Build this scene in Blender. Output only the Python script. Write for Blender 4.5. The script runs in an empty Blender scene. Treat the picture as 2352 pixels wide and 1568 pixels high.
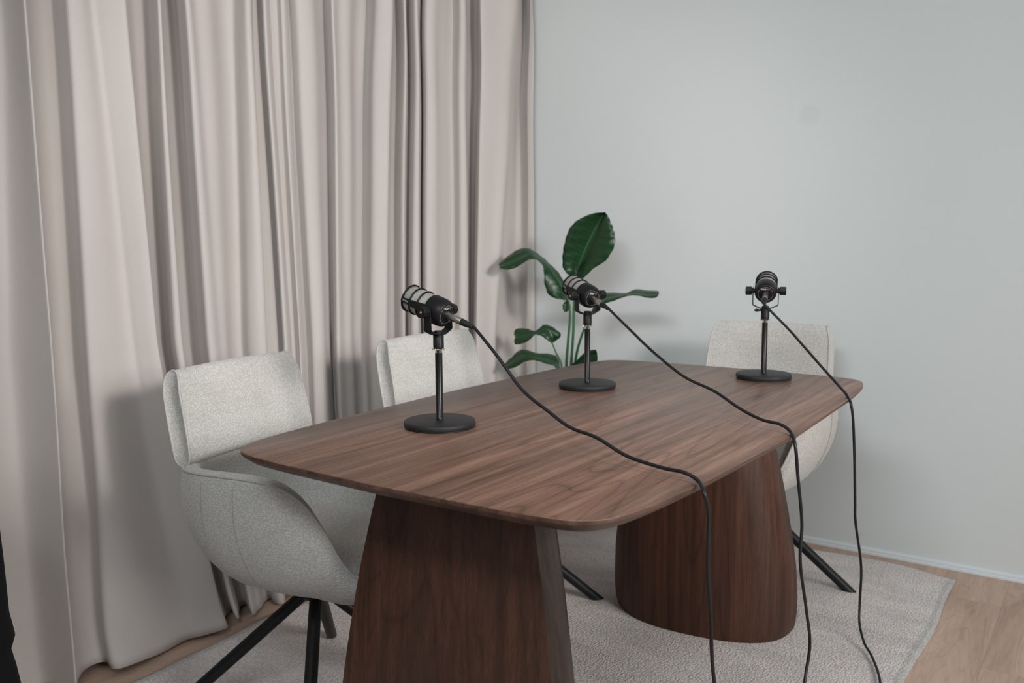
import bpy, bmesh, math, random
from mathutils import Vector, Matrix
random.seed(7)
S = bpy.context.scene
COL = S.collection

# ------------------------------------------------------------------ camera
def make_camera():
    cd = bpy.data.cameras.new('camera'); co = bpy.data.objects.new('camera', cd); COL.objects.link(co)
    fw = Vector((-0.57147397, 0.81255364, -0.11477842)); rt = Vector((0.81842854, 0.57456069, -0.00739878)); up = Vector((-0.05993526, 0.09816614, 0.99336357))
    m = Matrix((rt, up, -fw)).transposed().to_4x4(); m.translation = Vector((0, 0, 1.15431))
    co.matrix_world = m
    cd.sensor_width = 36; cd.lens = 36 * 2008.01 / 2352
    cd.clip_start = 0.05; cd.clip_end = 60
    cd.dof.use_dof = True; cd.dof.focus_distance = 1.86; cd.dof.aperture_fstop = 5.0
    S.camera = co
make_camera()

# ------------------------------------------------------------------ world, daylight, exposure
W = bpy.data.worlds.new('world'); S.world = W; W.use_nodes = True
W.node_tree.nodes['Background'].inputs[0].default_value = (0.80, 0.88, 1.0, 1)
W.node_tree.nodes['Background'].inputs[1].default_value = 0.6
def area(name, loc, target, sx, sy, power, color):
    l = bpy.data.lights.new(name, 'AREA'); l.shape = 'RECTANGLE'; l.size = sx; l.size_y = sy; l.energy = power; l.color = color
    o = bpy.data.objects.new(name, l); COL.objects.link(o); o.location = loc
    d = Vector(target) - Vector(loc); o.rotation_euler = d.to_track_quat('-Z', 'Y').to_euler()
    return o
area('front_window_daylight', (0.35, -1.74, 1.86), (-0.9, 2.6, 1.3), 1.9, 1.05, 8, (0.90, 0.98, 1.0))
wash = area('added_wall_wash', (-0.20, -0.50, 2.48), (-0.6, 3.3, 1.45), 1.5, 0.5, 24.5, (0.90, 0.975, 1.0)); wash.data.spread = math.radians(110)  # unseen fill light, added to brighten the back wall and spare the low foreground
side = area('side_window_daylight', (2.70, 0.95, 1.80), (-0.5, 1.3, 0.0), 1.9, 1.10, 31, (1.0, 0.985, 0.96)); side.data.spread = math.radians(95)
kl = bpy.data.lights.new('studio_key_lamp', 'SPOT'); kl.energy = 330; kl.color = (1.0, 0.93, 0.90); kl.shadow_soft_size = 0.27
kl.spot_size = math.radians(37.0); kl.spot_blend = 0.35
ko = bpy.data.objects.new('studio_key_lamp', kl); COL.objects.link(ko); ko.location = (2.30, 0.72, 2.10)
ko.rotation_euler = (Vector((-2.15, 2.44, 1.25)) - ko.location).to_track_quat('-Z', 'Y').to_euler()
S.view_settings.view_transform = 'Standard'; S.view_settings.look = 'None'
S.view_settings.gamma = 1.0; S.view_settings.use_curve_mapping = False
S.view_settings.exposure = 0.0

# ------------------------------------------------------------------ helpers
def tag(o, label=None, cat=None, group=None, kind=None):
    if label: o['label'] = label
    if cat: o['category'] = cat
    if group: o['group'] = group
    if kind: o['kind'] = kind
    return o
def empty(name, loc=(0, 0, 0), rz=0.0):
    o = bpy.data.objects.new(name, None); COL.objects.link(o); o.location = loc; o.rotation_euler = (0, 0, rz); o.empty_display_size = 0.05
    return o
def link(name, bm, mats, parent=None, smooth=True, angle=None):
    bmesh.ops.recalc_face_normals(bm, faces=bm.faces)
    me = bpy.data.meshes.new(name); bm.to_mesh(me); bm.free()
    if not isinstance(mats, (list, tuple)): mats = [mats]
    for m in mats: me.materials.append(m)
    if smooth:
        me.polygons.foreach_set('use_smooth', [True] * len(me.polygons))
        if angle is not None: me.set_sharp_from_angle(angle=math.radians(angle))
    o = bpy.data.objects.new(name, me); COL.objects.link(o)
    if parent: o.parent = parent
    return o
def copy_tree(o, parent=None):
    c = o.copy(); COL.objects.link(c)
    if parent: c.parent = parent
    for ch in list(o.children): copy_tree(ch, c)
    return c
def add_box(bm, lo, hi, bevel=0.0):
    r = bmesh.ops.create_cube(bm, size=1.0); vs = r['verts']
    for v in vs:
        v.co = Vector([lo[i] + (v.co[i] + .5) * (hi[i] - lo[i]) for i in range(3)])
    if bevel > 0:
        es = list({e for v in vs for e in v.link_edges})
        bmesh.ops.bevel(bm, geom=es, offset=bevel, segments=3, profile=.5, affect='EDGES')
    return vs
def rings(bm, loops, closed=True, cap0=False, cap1=False, mat=0):
    vs = [[bm.verts.new(p) for p in L] for L in loops]
    n = len(vs[0])
    for a, b in zip(vs[:-1], vs[1:]):
        for i in range(n if closed else n - 1):
            j = (i + 1) % n
            f = bm.faces.new((a[i], a[j], b[j], b[i])); f.material_index = mat
    if cap0: bm.faces.new(list(reversed(vs[0]))).material_index = mat
    if cap1: bm.faces.new(vs[-1]).material_index = mat
    return vs
def lathe(bm, prof, origin=(0, 0, 0), axis=(0, 0, 1), n=48, cap0=True, cap1=True, mat=0):
    a = Vector(axis).normalized(); u = a.orthogonal().normalized(); v = a.cross(u)
    o = Vector(origin)
    L = [[o + a * z + (u * math.cos(t) + v * math.sin(t)) * r for t in [2 * math.pi * k / n for k in range(n)]] for r, z in prof]
    return rings(bm, L, True, cap0, cap1, mat)
def catmull(pts, sub=8):
    P = [Vector(p) for p in pts]; P = [P[0] * 2 - P[1]] + P + [P[-1] * 2 - P[-2]]
    out = []
    for i in range(1, len(P) - 2):
        for k in range(sub):
            t = k / sub
            a, b, c, d = P[i - 1], P[i], P[i + 1], P[i + 2]
            out.append(.5 * ((2 * b) + (c - a) * t + (2 * a - 5 * b + 4 * c - d) * t * t + (3 * b - a - 3 * c + d) * t ** 3))
    out.append(P[-2].copy())
    return out
def tube(bm, pts, r, n=12, caps=True, mat=0, closed=False):
    P = [Vector(p) for p in pts]; m = len(P)
    rr = r if isinstance(r, (list, tuple)) else [r] * m
    tan = []
    for i in range(m):
        if closed: d = P[(i + 1) % m] - P[(i - 1) % m]
        else: d = P[min(i + 1, m - 1)] - P[max(i - 1, 0)]
        tan.append(d.normalized())
    nrm = tan[0].orthogonal().normalized(); L = []
    for i in range(m):
        nrm = (nrm - tan[i] * nrm.dot(tan[i])).normalized(); b = tan[i].cross(nrm)
        L.append([P[i] + (nrm * math.cos(2 * math.pi * k / n) + b * math.sin(2 * math.pi * k / n)) * rr[i] for k in range(n)])
    if closed:
        L.append(L[0]); vs = rings(bm, L, True, False, False, mat)
        bmesh.ops.remove_doubles(bm, verts=vs[0] + vs[-1], dist=1e-5)
        return
    rings(bm, L, True, caps, caps, mat)
def lerp(a, b, t): return a + (b - a) * t
def interp(xs, ys, x):
    if x <= xs[0]: return ys[0]
    for i in range(1, len(xs)):
        if x <= xs[i]:
            return lerp(ys[i - 1], ys[i], (x - xs[i - 1]) / (xs[i] - xs[i - 1]))
    return ys[-1]
def sm(t): t = max(0, min(1, t)); return t * t * (3 - 2 * t)

# ------------------------------------------------------------------ materials
class N:
    def __init__(s, name):
        s.m = bpy.data.materials.new(name); s.m.use_nodes = True; s.t = s.m.node_tree; s.b = s.t.nodes['Principled BSDF']
    def n(s, k, **kw):
        x = s.t.nodes.new(k)
        for a, b in kw.items(): setattr(x, a, b)
        return x
    def l(s, a, b): s.t.links.new(a, b)
    def coords(s, scale=(1, 1, 1), rot=(0, 0, 0), loc=(0, 0, 0)):
        c = s.n('ShaderNodeTexCoord'); mp = s.n('ShaderNodeMapping'); mp.inputs['Scale'].default_value = scale; mp.inputs['Rotation'].default_value = rot; mp.inputs['Location'].default_value = loc
        s.l(c.outputs['Object'], mp.inputs[0]); return mp.outputs[0]
    def noise(s, vec, scale, detail=4, rough=.55, dist=0.0):
        x = s.n('ShaderNodeTexNoise'); x.inputs['Scale'].default_value = scale; x.inputs['Detail'].default_value = detail; x.inputs['Roughness'].default_value = rough; x.inputs['Distortion'].default_value = dist
        if vec is not None: s.l(vec, x.inputs['Vector'])
        return x
    def ramp(s, fac, stops, mode='LINEAR'):
        x = s.n('ShaderNodeValToRGB'); x.color_ramp.interpolation = mode; e = x.color_ramp.elements
        while len(e) < len(stops): e.new(.5)
        for k, (p, c) in enumerate(stops):
            e[k].position = p; e[k].color = (*c, 1) if len(c) == 3 else c
        s.l(fac, x.inputs[0]); return x.outputs[0]
    def mix(s, fac, a, b, mode='MIX'):
        x = s.n('ShaderNodeMix', data_type='RGBA', blend_type=mode)
        for sock, v in ((x.inputs[0], fac), (x.inputs[6], a), (x.inputs[7], b)):
            if isinstance(v, (int, float)): sock.default_value = v
            elif isinstance(v, tuple): sock.default_value = (*v, 1)
            else: s.l(v, sock)
        return x.outputs[2]
    def math(s, op, a, b=0.0):
        x = s.n('ShaderNodeMath', operation=op)
        for sock, v in ((x.inputs[0], a), (x.inputs[1], b)):
            if isinstance(v, (int, float)): sock.default_value = v
            else: s.l(v, sock)
        return x.outputs[0]
    def bump(s, h, strength, dist):
        x = s.n('ShaderNodeBump'); x.inputs['Strength'].default_value = strength; x.inputs['Distance'].default_value = dist
        s.l(h, x.inputs['Height']); s.l(x.outputs[0], s.b.inputs['Normal']); return x
    def base(s, c):
        if isinstance(c, tuple): s.b.inputs['Base Color'].default_value = (*c, 1)
        else: s.l(c, s.b.inputs['Base Color'])
    def set(s, **kw):
        for a, v in kw.items():
            k = {'rough': 'Roughness', 'metal': 'Metallic', 'spec': 'Specular IOR Level', 'coat': 'Coat Weight', 'coatr': 'Coat Roughness', 'sheen': 'Sheen Weight', 'sub': 'Subsurface Weight'}[a]
            s.b.inputs[k].default_value = v
        return s

def walnut(name, along, dark=1.0, seed=0.0, rough=.38, tint=(1, 1, 1), contrast=1.0):
    m = N(name)
    # grain runs along local axis `along` ('y' or 'z')
    def st(k, j=0.0): return m.coords({'y': (1, k, 1), 'z': (1, 1, k)}[along], loc=(seed + j, seed * 1.7 + j, seed * .6 - j))
    def warped(v, sc, amt):
        w = m.noise(v, sc, 2, .45); mx = m.n('ShaderNodeMix', data_type='VECTOR'); mx.inputs[0].default_value = amt
        m.l(v, mx.inputs[4]); m.l(w.outputs['Color'], mx.inputs[5]); return mx.outputs[1]
    wide = m.noise(warped(st(.10), 2.6, .16), 5.5, 2, .5, .4)                 # figure: cathedrals follow its contour lines
    rings_ = m.math('FRACT', m.math('MULTIPLY', wide.outputs[0], 17.0))
    streak = m.noise(warped(st(.030, 3), 3, .03), 42, 4, .62)                 # long straight streaks
    hair = m.noise(st(.014, 7), 260, 4, .75)
    pore = m.noise(st(.028, 11), 620, 2, .6)
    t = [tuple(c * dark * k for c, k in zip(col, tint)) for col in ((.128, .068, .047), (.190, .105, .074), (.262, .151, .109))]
    c = m.ramp(streak.outputs[0], [(.34, t[0]), (.49, t[1]), (.64, t[2])])
    c = m.mix(1.0, c, m.ramp(rings_, [(0, (.66, .63, .62)), (.07, (.90, .89, .88)), (.20, (1.0, 1.0, 1.0)), (.75, (1.06, 1.06, 1.06)), (.93, (.95, .95, .95)), (1, (.70, .67, .66))]), 'MULTIPLY')
    c = m.mix(1.0, c, m.ramp(wide.outputs[0], [(.35, (.86, .87, .90)), (.62, (1.12, 1.09, 1.05))]), 'MULTIPLY')
    c = m.mix(1.0, c, m.ramp(hair.outputs[0], [(.36, (.78, .765, .755)), (.48, (.99, .99, .99)), (.62, (1.11, 1.11, 1.10))]), 'MULTIPLY')
    c = m.mix(.6, c, m.mix(1.0, c, m.ramp(pore.outputs[0], [(.40, (.62, .60, .60)), (.5, (1, 1, 1))]), 'MULTIPLY'))
    dr = m.noise(st(.16, 5), 5.0, 3, .5)                                         # grey mineral drift
    g = m.ramp(dr.outputs[0], [(.50, (0, 0, 0)), (.70, (1, 1, 1))])
    c = m.mix(m.math('MULTIPLY', g, .40), c, (.125 * dark, .090 * dark, .073 * dark))
    m.base(c); m.set(rough=rough, spec=.42)
    m.bump(pore.outputs[0], .10, .0005)
    return m.m
M = {}
M['walnut_top'] = walnut('walnut veneer of the table top', 'y', 1.0, 3.1)
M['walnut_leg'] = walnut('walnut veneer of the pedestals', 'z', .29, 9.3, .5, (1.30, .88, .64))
M['walnut_edge'] = walnut('darker walnut lipping of the table edge', 'y', .46, 12.2, .45, (1.05, .97, .92))  # lipping's own dark tone plus edge shade put into the colour, underside too
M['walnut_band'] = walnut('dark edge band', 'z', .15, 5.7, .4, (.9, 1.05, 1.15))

def fabric(name, col, scale=210, bumpd=.0016, spread=.12):
    m = N(name)
    v = m.coords((.80, .80, 1.3))
    vo = m.n('ShaderNodeTexVoronoi'); vo.feature = 'SMOOTH_F1'; vo.inputs['Scale'].default_value = scale; vo.inputs['Randomness'].default_value = .8; vo.inputs['Smoothness'].default_value = .35; m.l(v, vo.inputs['Vector'])
    f = m.noise(v, scale * 3.5, 3, .7)
    cloud = m.noise(v, 7, 3, .6)
    shade = m.ramp(vo.outputs['Distance'], [(.05, tuple(min(1, c * (1 + spread)) for c in col)), (.62, tuple(c * (1 - spread * 1.7) for c in col))])
    fib = m.ramp(f.outputs[0], [(.3, (.80, .80, .80)), (.6, (1.06, 1.06, 1.06))])
    cl = m.ramp(cloud.outputs[0], [(.35, (.94, .95, .94)), (.65, (1.03, 1.02, 1.02))])
    m.base(m.mix(1.0, m.mix(1.0, shade, fib, 'MULTIPLY'), cl, 'MULTIPLY'))
    h = m.math('SUBTRACT', m.math('MULTIPLY', f.outputs[0], .35), vo.outputs['Distance'])
    m.bump(h, .7, bumpd); m.set(rough=.95, spec=.15, sheen=.25)
    return m.m
M['fabric'] = fabric('off white woven upholstery', (.64, .625, .60))
M['piping'] = fabric('upholstery piping', (.60, .585, .56), 400, .0008)
M['seam'] = fabric('upholstery seam', (.44, .425, .405), 400, .0005)

def cloth(name, col):
    m = N(name)
    v = m.coords((1, 1, 1)); f = m.noise(m.coords((1, 1, .25)), 900, 2, .6); cl = m.noise(v, 2.5, 3, .55)
    c = m.mix(1.0, m.ramp(cl.outputs[0], [(.3, tuple(x * .965 for x in col)), (.7, tuple(x * 1.02 for x in col))]), m.ramp(f.outputs[0], [(.3, (.95, .95, .95)), (.7, (1.02, 1.02, 1.02))]), 'MULTIPLY')
    m.base(c); m.bump(f.outputs[0], .2, .0005); m.set(rough=.9, spec=.12, sheen=.15)
    tr = m.n('ShaderNodeBsdfTranslucent'); m.l(c, tr.inputs[0])
    mx = m.n('ShaderNodeMixShader'); mx.inputs[0].default_value = .12
    out = m.t.nodes['Material Output']; m.l(m.b.outputs[0], mx.inputs[1]); m.l(tr.outputs[0], mx.inputs[2]); m.l(mx.outputs[0], out.inputs[0])
    return m.m
M['curtain'] = cloth('pale blush grey curtain cloth', (.645, .60, .575))

def paint(name, col, rough=.75, bump=.0004):
    m = N(name); n = m.noise(m.coords(), 160, 3, .6); cl = m.noise(m.coords(), 1.4, 2, .5)
    m.base(m.ramp(cl.outputs[0], [(.3, tuple(c * .985 for c in col)), (.7, tuple(c * 1.01 for c in col))]))
    m.bump(n.outputs[0], .15, bump); m.set(rough=rough, spec=.3); return m.m
M['dark_wall'] = paint('dark grey wall paint', (.10, .10, .105))
M['ceiling'] = paint('white ceiling paint', (.75, .75, .74))
M['trim'] = paint('white trim paint', (.68, .73, .76), .4)
def wallmat():
    m = N('pale grey green wall paint'); n = m.noise(m.coords(), 160, 3, .6); cl = m.noise(m.coords(), 1.4, 2, .5)
    c = m.ramp(cl.outputs[0], [(.3, (.655, .690, .690)), (.7, (.675, .708, .706))])
    # one faint round filler patch on the plaster
    tc = m.n('ShaderNodeTexCoord'); d = m.n('ShaderNodeVectorMath', operation='DISTANCE'); m.l(tc.outputs['Object'], d.inputs[0]); d.inputs[1].default_value = PATCH
    f = m.ramp(d.outputs['Value'], [(.030, (1, 1, 1)), (.044, (0, 0, 0))])
    c = m.mix(m.math('MULTIPLY', f, .55), c, (.60, .64, .64))
    m.base(c); m.bump(n.outputs[0], .15, .0004); m.set(rough=.7, spec=.3); return m.m
PATCH = (-0.985, 3.30, 1.60)
M['wall'] = wallmat()

def oak():
    m = N('light oak laminate floor')
    br = m.n('ShaderNodeTexBrick'); br.offset = .37; br.inputs['Scale'].default_value = 1.0
    br.inputs['Brick Width'].default_value = 1.28; br.inputs['Row Height'].default_value = .19; br.inputs['Mortar Size'].default_value = .0007
    br.inputs['Color1'].default_value = (.1, .1, .1, 1); br.inputs['Color2'].default_value = (.9, .9, .9, 1); br.inputs['Mortar'].default_value = (.5, .5, .5, 1)
    v = m.coords((1, 1, 1), rot=(0, 0, math.pi / 2), loc=(.0, .07, 0)); m.l(v, br.inputs['Vector'])
    g = m.coords((1, .11, 1))
    # every plank gets its own slice of the grain noise
    add = m.n('ShaderNodeVectorMath', operation='MULTIPLY_ADD'); m.l(br.outputs['Color'], add.inputs[0]); add.inputs[1].default_value = (7, 5, 3); m.l(g, add.inputs[2])
    big = m.noise(add.outputs[0], 7, 3, .55, 1.2); fine = m.noise(add.outputs[0], 90, 4, .6, .2)
    saw = m.math('FRACT', m.math('MULTIPLY', big.outputs[0], 13.0))
    c1 = m.ramp(big.outputs[0], [(.3, (.40, .275, .215)), (.5, (.50, .355, .28)), (.68, (.54, .395, .315))])
    c2 = m.ramp(saw, [(0, (.89, .875, .86)), (.2, (1, 1, 1)), (.85, (1.03, 1.03, 1.03)), (1, (.93, .92, .91))])
    c3 = m.ramp(fine.outputs[0], [(.3, (.88, .87, .86)), (.6, (1.03, 1.03, 1.03))])
    c = m.mix(1.0, m.mix(1.0, c1, c2, 'MULTIPLY'), c3, 'MULTIPLY')
    pl = m.ramp(br.outputs['Color'], [(0, (.96, .96, .96)), (1, (1.03, 1.03, 1.02))])
    c = m.mix(1.0, c, pl, 'MULTIPLY')
    c = m.mix(m.math('MULTIPLY', br.outputs['Fac'], .6), c, (.26, .175, .13))
    m.base(c); m.set(rough=.5, spec=.4); m.bump(fine.outputs[0], .1, .0004); return m.m
M['oak'] = oak()

def rugmat(name, col, stripes=False):
    m = N(name)
    v = m.coords((1, .62, 1), rot=(0, 0, .25))
    vo = m.n('ShaderNodeTexVoronoi'); vo.inputs['Scale'].default_value = 165; vo.inputs['Randomness'].default_value = .8; m.l(v, vo.inputs['Vector'])
    f = m.noise(m.coords(), 700, 3, .7); cl = m.noise(m.coords((1.0, 3.2, 1), rot=(0, 0, -.55)), 3.2, 3, .55, .6); pk = m.noise(m.coords(), 22, 2, .5)
    c = m.ramp(vo.outputs['Distance'], [(.05, tuple(min(1, x * 1.18) for x in col)), (.7, tuple(x * .80 for x in col))])
    c = m.mix(1.0, c, m.ramp(f.outputs[0], [(.3, (.84, .84, .84)), (.65, (1.08, 1.08, 1.08))]), 'MULTIPLY')
    c = m.mix(1.0, c, m.ramp(cl.outputs[0], [(.36, (.90, .90, .90)), (.62, (1.07, 1.07, 1.07))]), 'MULTIPLY')
    pf = m.ramp(pk.outputs[0], [(.58, (0, 0, 0)), (.72, (1, 1, 1))])
    c = m.mix(m.math('MULTIPLY', pf, .35), c, (col[0] * .95, col[1] * .78, col[2] * .76))
    m.base(c); m.bump(m.math('SUBTRACT', m.math('MULTIPLY', f.outputs[0], .3), vo.outputs['Distance']), .8, .003); m.set(rough=.98, spec=.1, sheen=.2); return m.m
M['rug'] = rugmat('beige looped rug pile', (.71, .655, .63))
M['rug_edge'] = rugmat('pale bound rug edge', (.56, .54, .52))

def simple(name, col, rough=.5, metal=0, spec=.5, bs=0, bd=.0005, bstr=.3, coat=0):
    m = N(name); m.set(rough=rough, metal=metal, spec=spec, coat=coat)
    n = m.noise(m.coords(), bs or 300, 3, .6)
    m.base(m.ramp(n.outputs[0], [(.3, tuple(c * .9 for c in col)), (.7, tuple(c * 1.1 for c in col))]))
    if bs: m.bump(n.outputs[0], bstr, bd)
    return m.m
M['mic_black'] = simple('satin black mic body', (.008, .008, .009), .45, 0, .25, 900, .0001, .2)
M['cast_black'] = simple('hammered black cast iron', (.016, .017, .018), .5, 0, .35, 420, .0012, .8)
M['pole_black'] = simple('gloss black pole', (.006, .006, .006), .33, 0, .3)
M['rubber'] = simple('black rubber', (.010, .010, .010), .6, 0, .4)
M['cord'] = simple('black cable jacket', (.010, .011, .012), .45, 0, .35)
M['leg_black'] = simple('powder coated black steel', (.009, .009, .010), .45, 0, .3)
M['nickel'] = simple('satin nickel', (.56, .53, .50), .34, 1, .5)
M['chrome'] = simple('bright nickel ring', (.75, .71, .66), .16, 1, .5)
M['copper_dot'] = simple('copper coloured dot', (.72, .36, .16), .35, .3, .5)
M['white_print'] = simple('white print', (.75, .75, .73), .5)
M['orange_print'] = simple('copper print', (.32, .16, .09), .5)
M['grey_print'] = simple('grey print', (.28, .31, .30), .5)
M['bag'] = simple('black nylon', (.006, .006, .007), .8, 0, .2, 500, .0005, .3)
M['pot'] = simple('matte grey ceramic', (.32, .31, .30), .6, 0, .4, 60, .001, .3)
M['soil'] = simple('dark potting soil', (.03, .02, .014), .95, 0, .2, 120, .01, 1)
M['alu'] = simple('white aluminium rail', (.7, .7, .7), .4, 0, .4)
M['dark_hollow'] = simple('dark recess', (.006, .006, .006), .8)
def mesh_silver():
    m = N('silver wire mesh'); v = m.coords((1, 1, 1))
    # crossing diagonal wires on the cylinder: UV
    uv = m.n('ShaderNodeUVMap'); sep = m.n('ShaderNodeSeparateXYZ'); m.l(uv.outputs[0], sep.inputs[0])
    a = m.math('ADD', sep.outputs[0], sep.outputs[1]); b = m.math('SUBTRACT', sep.outputs[0], sep.outputs[1])
    wa = m.math('ABSOLUTE', m.math('SINE', m.math('MULTIPLY', a, math.pi))); wb = m.math('ABSOLUTE', m.math('SINE', m.math('MULTIPLY', b, math.pi)))
    hole = m.math('MULTIPLY', wa, wb)
    c = m.ramp(hole, [(.30, (.62, .62, .59)), (.62, (.07, .07, .07))])
    m.base(c); m.set(rough=.38, metal=.35); m.bump(hole, .5, -.0004)
    return m.m
M['mesh'] = mesh_silver()
def leafmat(name, col, vein):
    m = N(name); uv = m.n('ShaderNodeUVMap'); sep = m.n('ShaderNodeSeparateXYZ'); m.l(uv.outputs[0], sep.inputs[0])
    ax = m.math('ABSOLUTE', m.math('SUBTRACT', sep.outputs[0], .5))
    rib = m.ramp(ax, [(.010, (1, 1, 1)), (.03, (0, 0, 0))])
    st = m.math('SINE', m.math('MULTIPLY', m.math('SUBTRACT', sep.outputs[1], m.math('MULTIPLY', ax, .25)), 120.0))
    c = m.ramp(st, [(0, tuple(x * .88 for x in col)), (1, tuple(x * 1.1 for x in col))])
    n = m.noise(m.coords(), 14, 3, .6); c = m.mix(1.0, c, m.ramp(n.outputs[0], [(.3, (.8, .8, .8)), (.7, (1.15, 1.15, 1.1))]), 'MULTIPLY')
    m.base(m.mix(m.math('MULTIPLY', rib, .85), c, vein)); m.bump(st, .16, .0007); m.set(rough=.38, spec=.5)
    return m.m
M['leaf'] = leafmat('deep green leaf', (.008, .047, .013), (.04, .135, .05))
M['stem'] = simple('green stem', (.03, .115, .045), .4)

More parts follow.
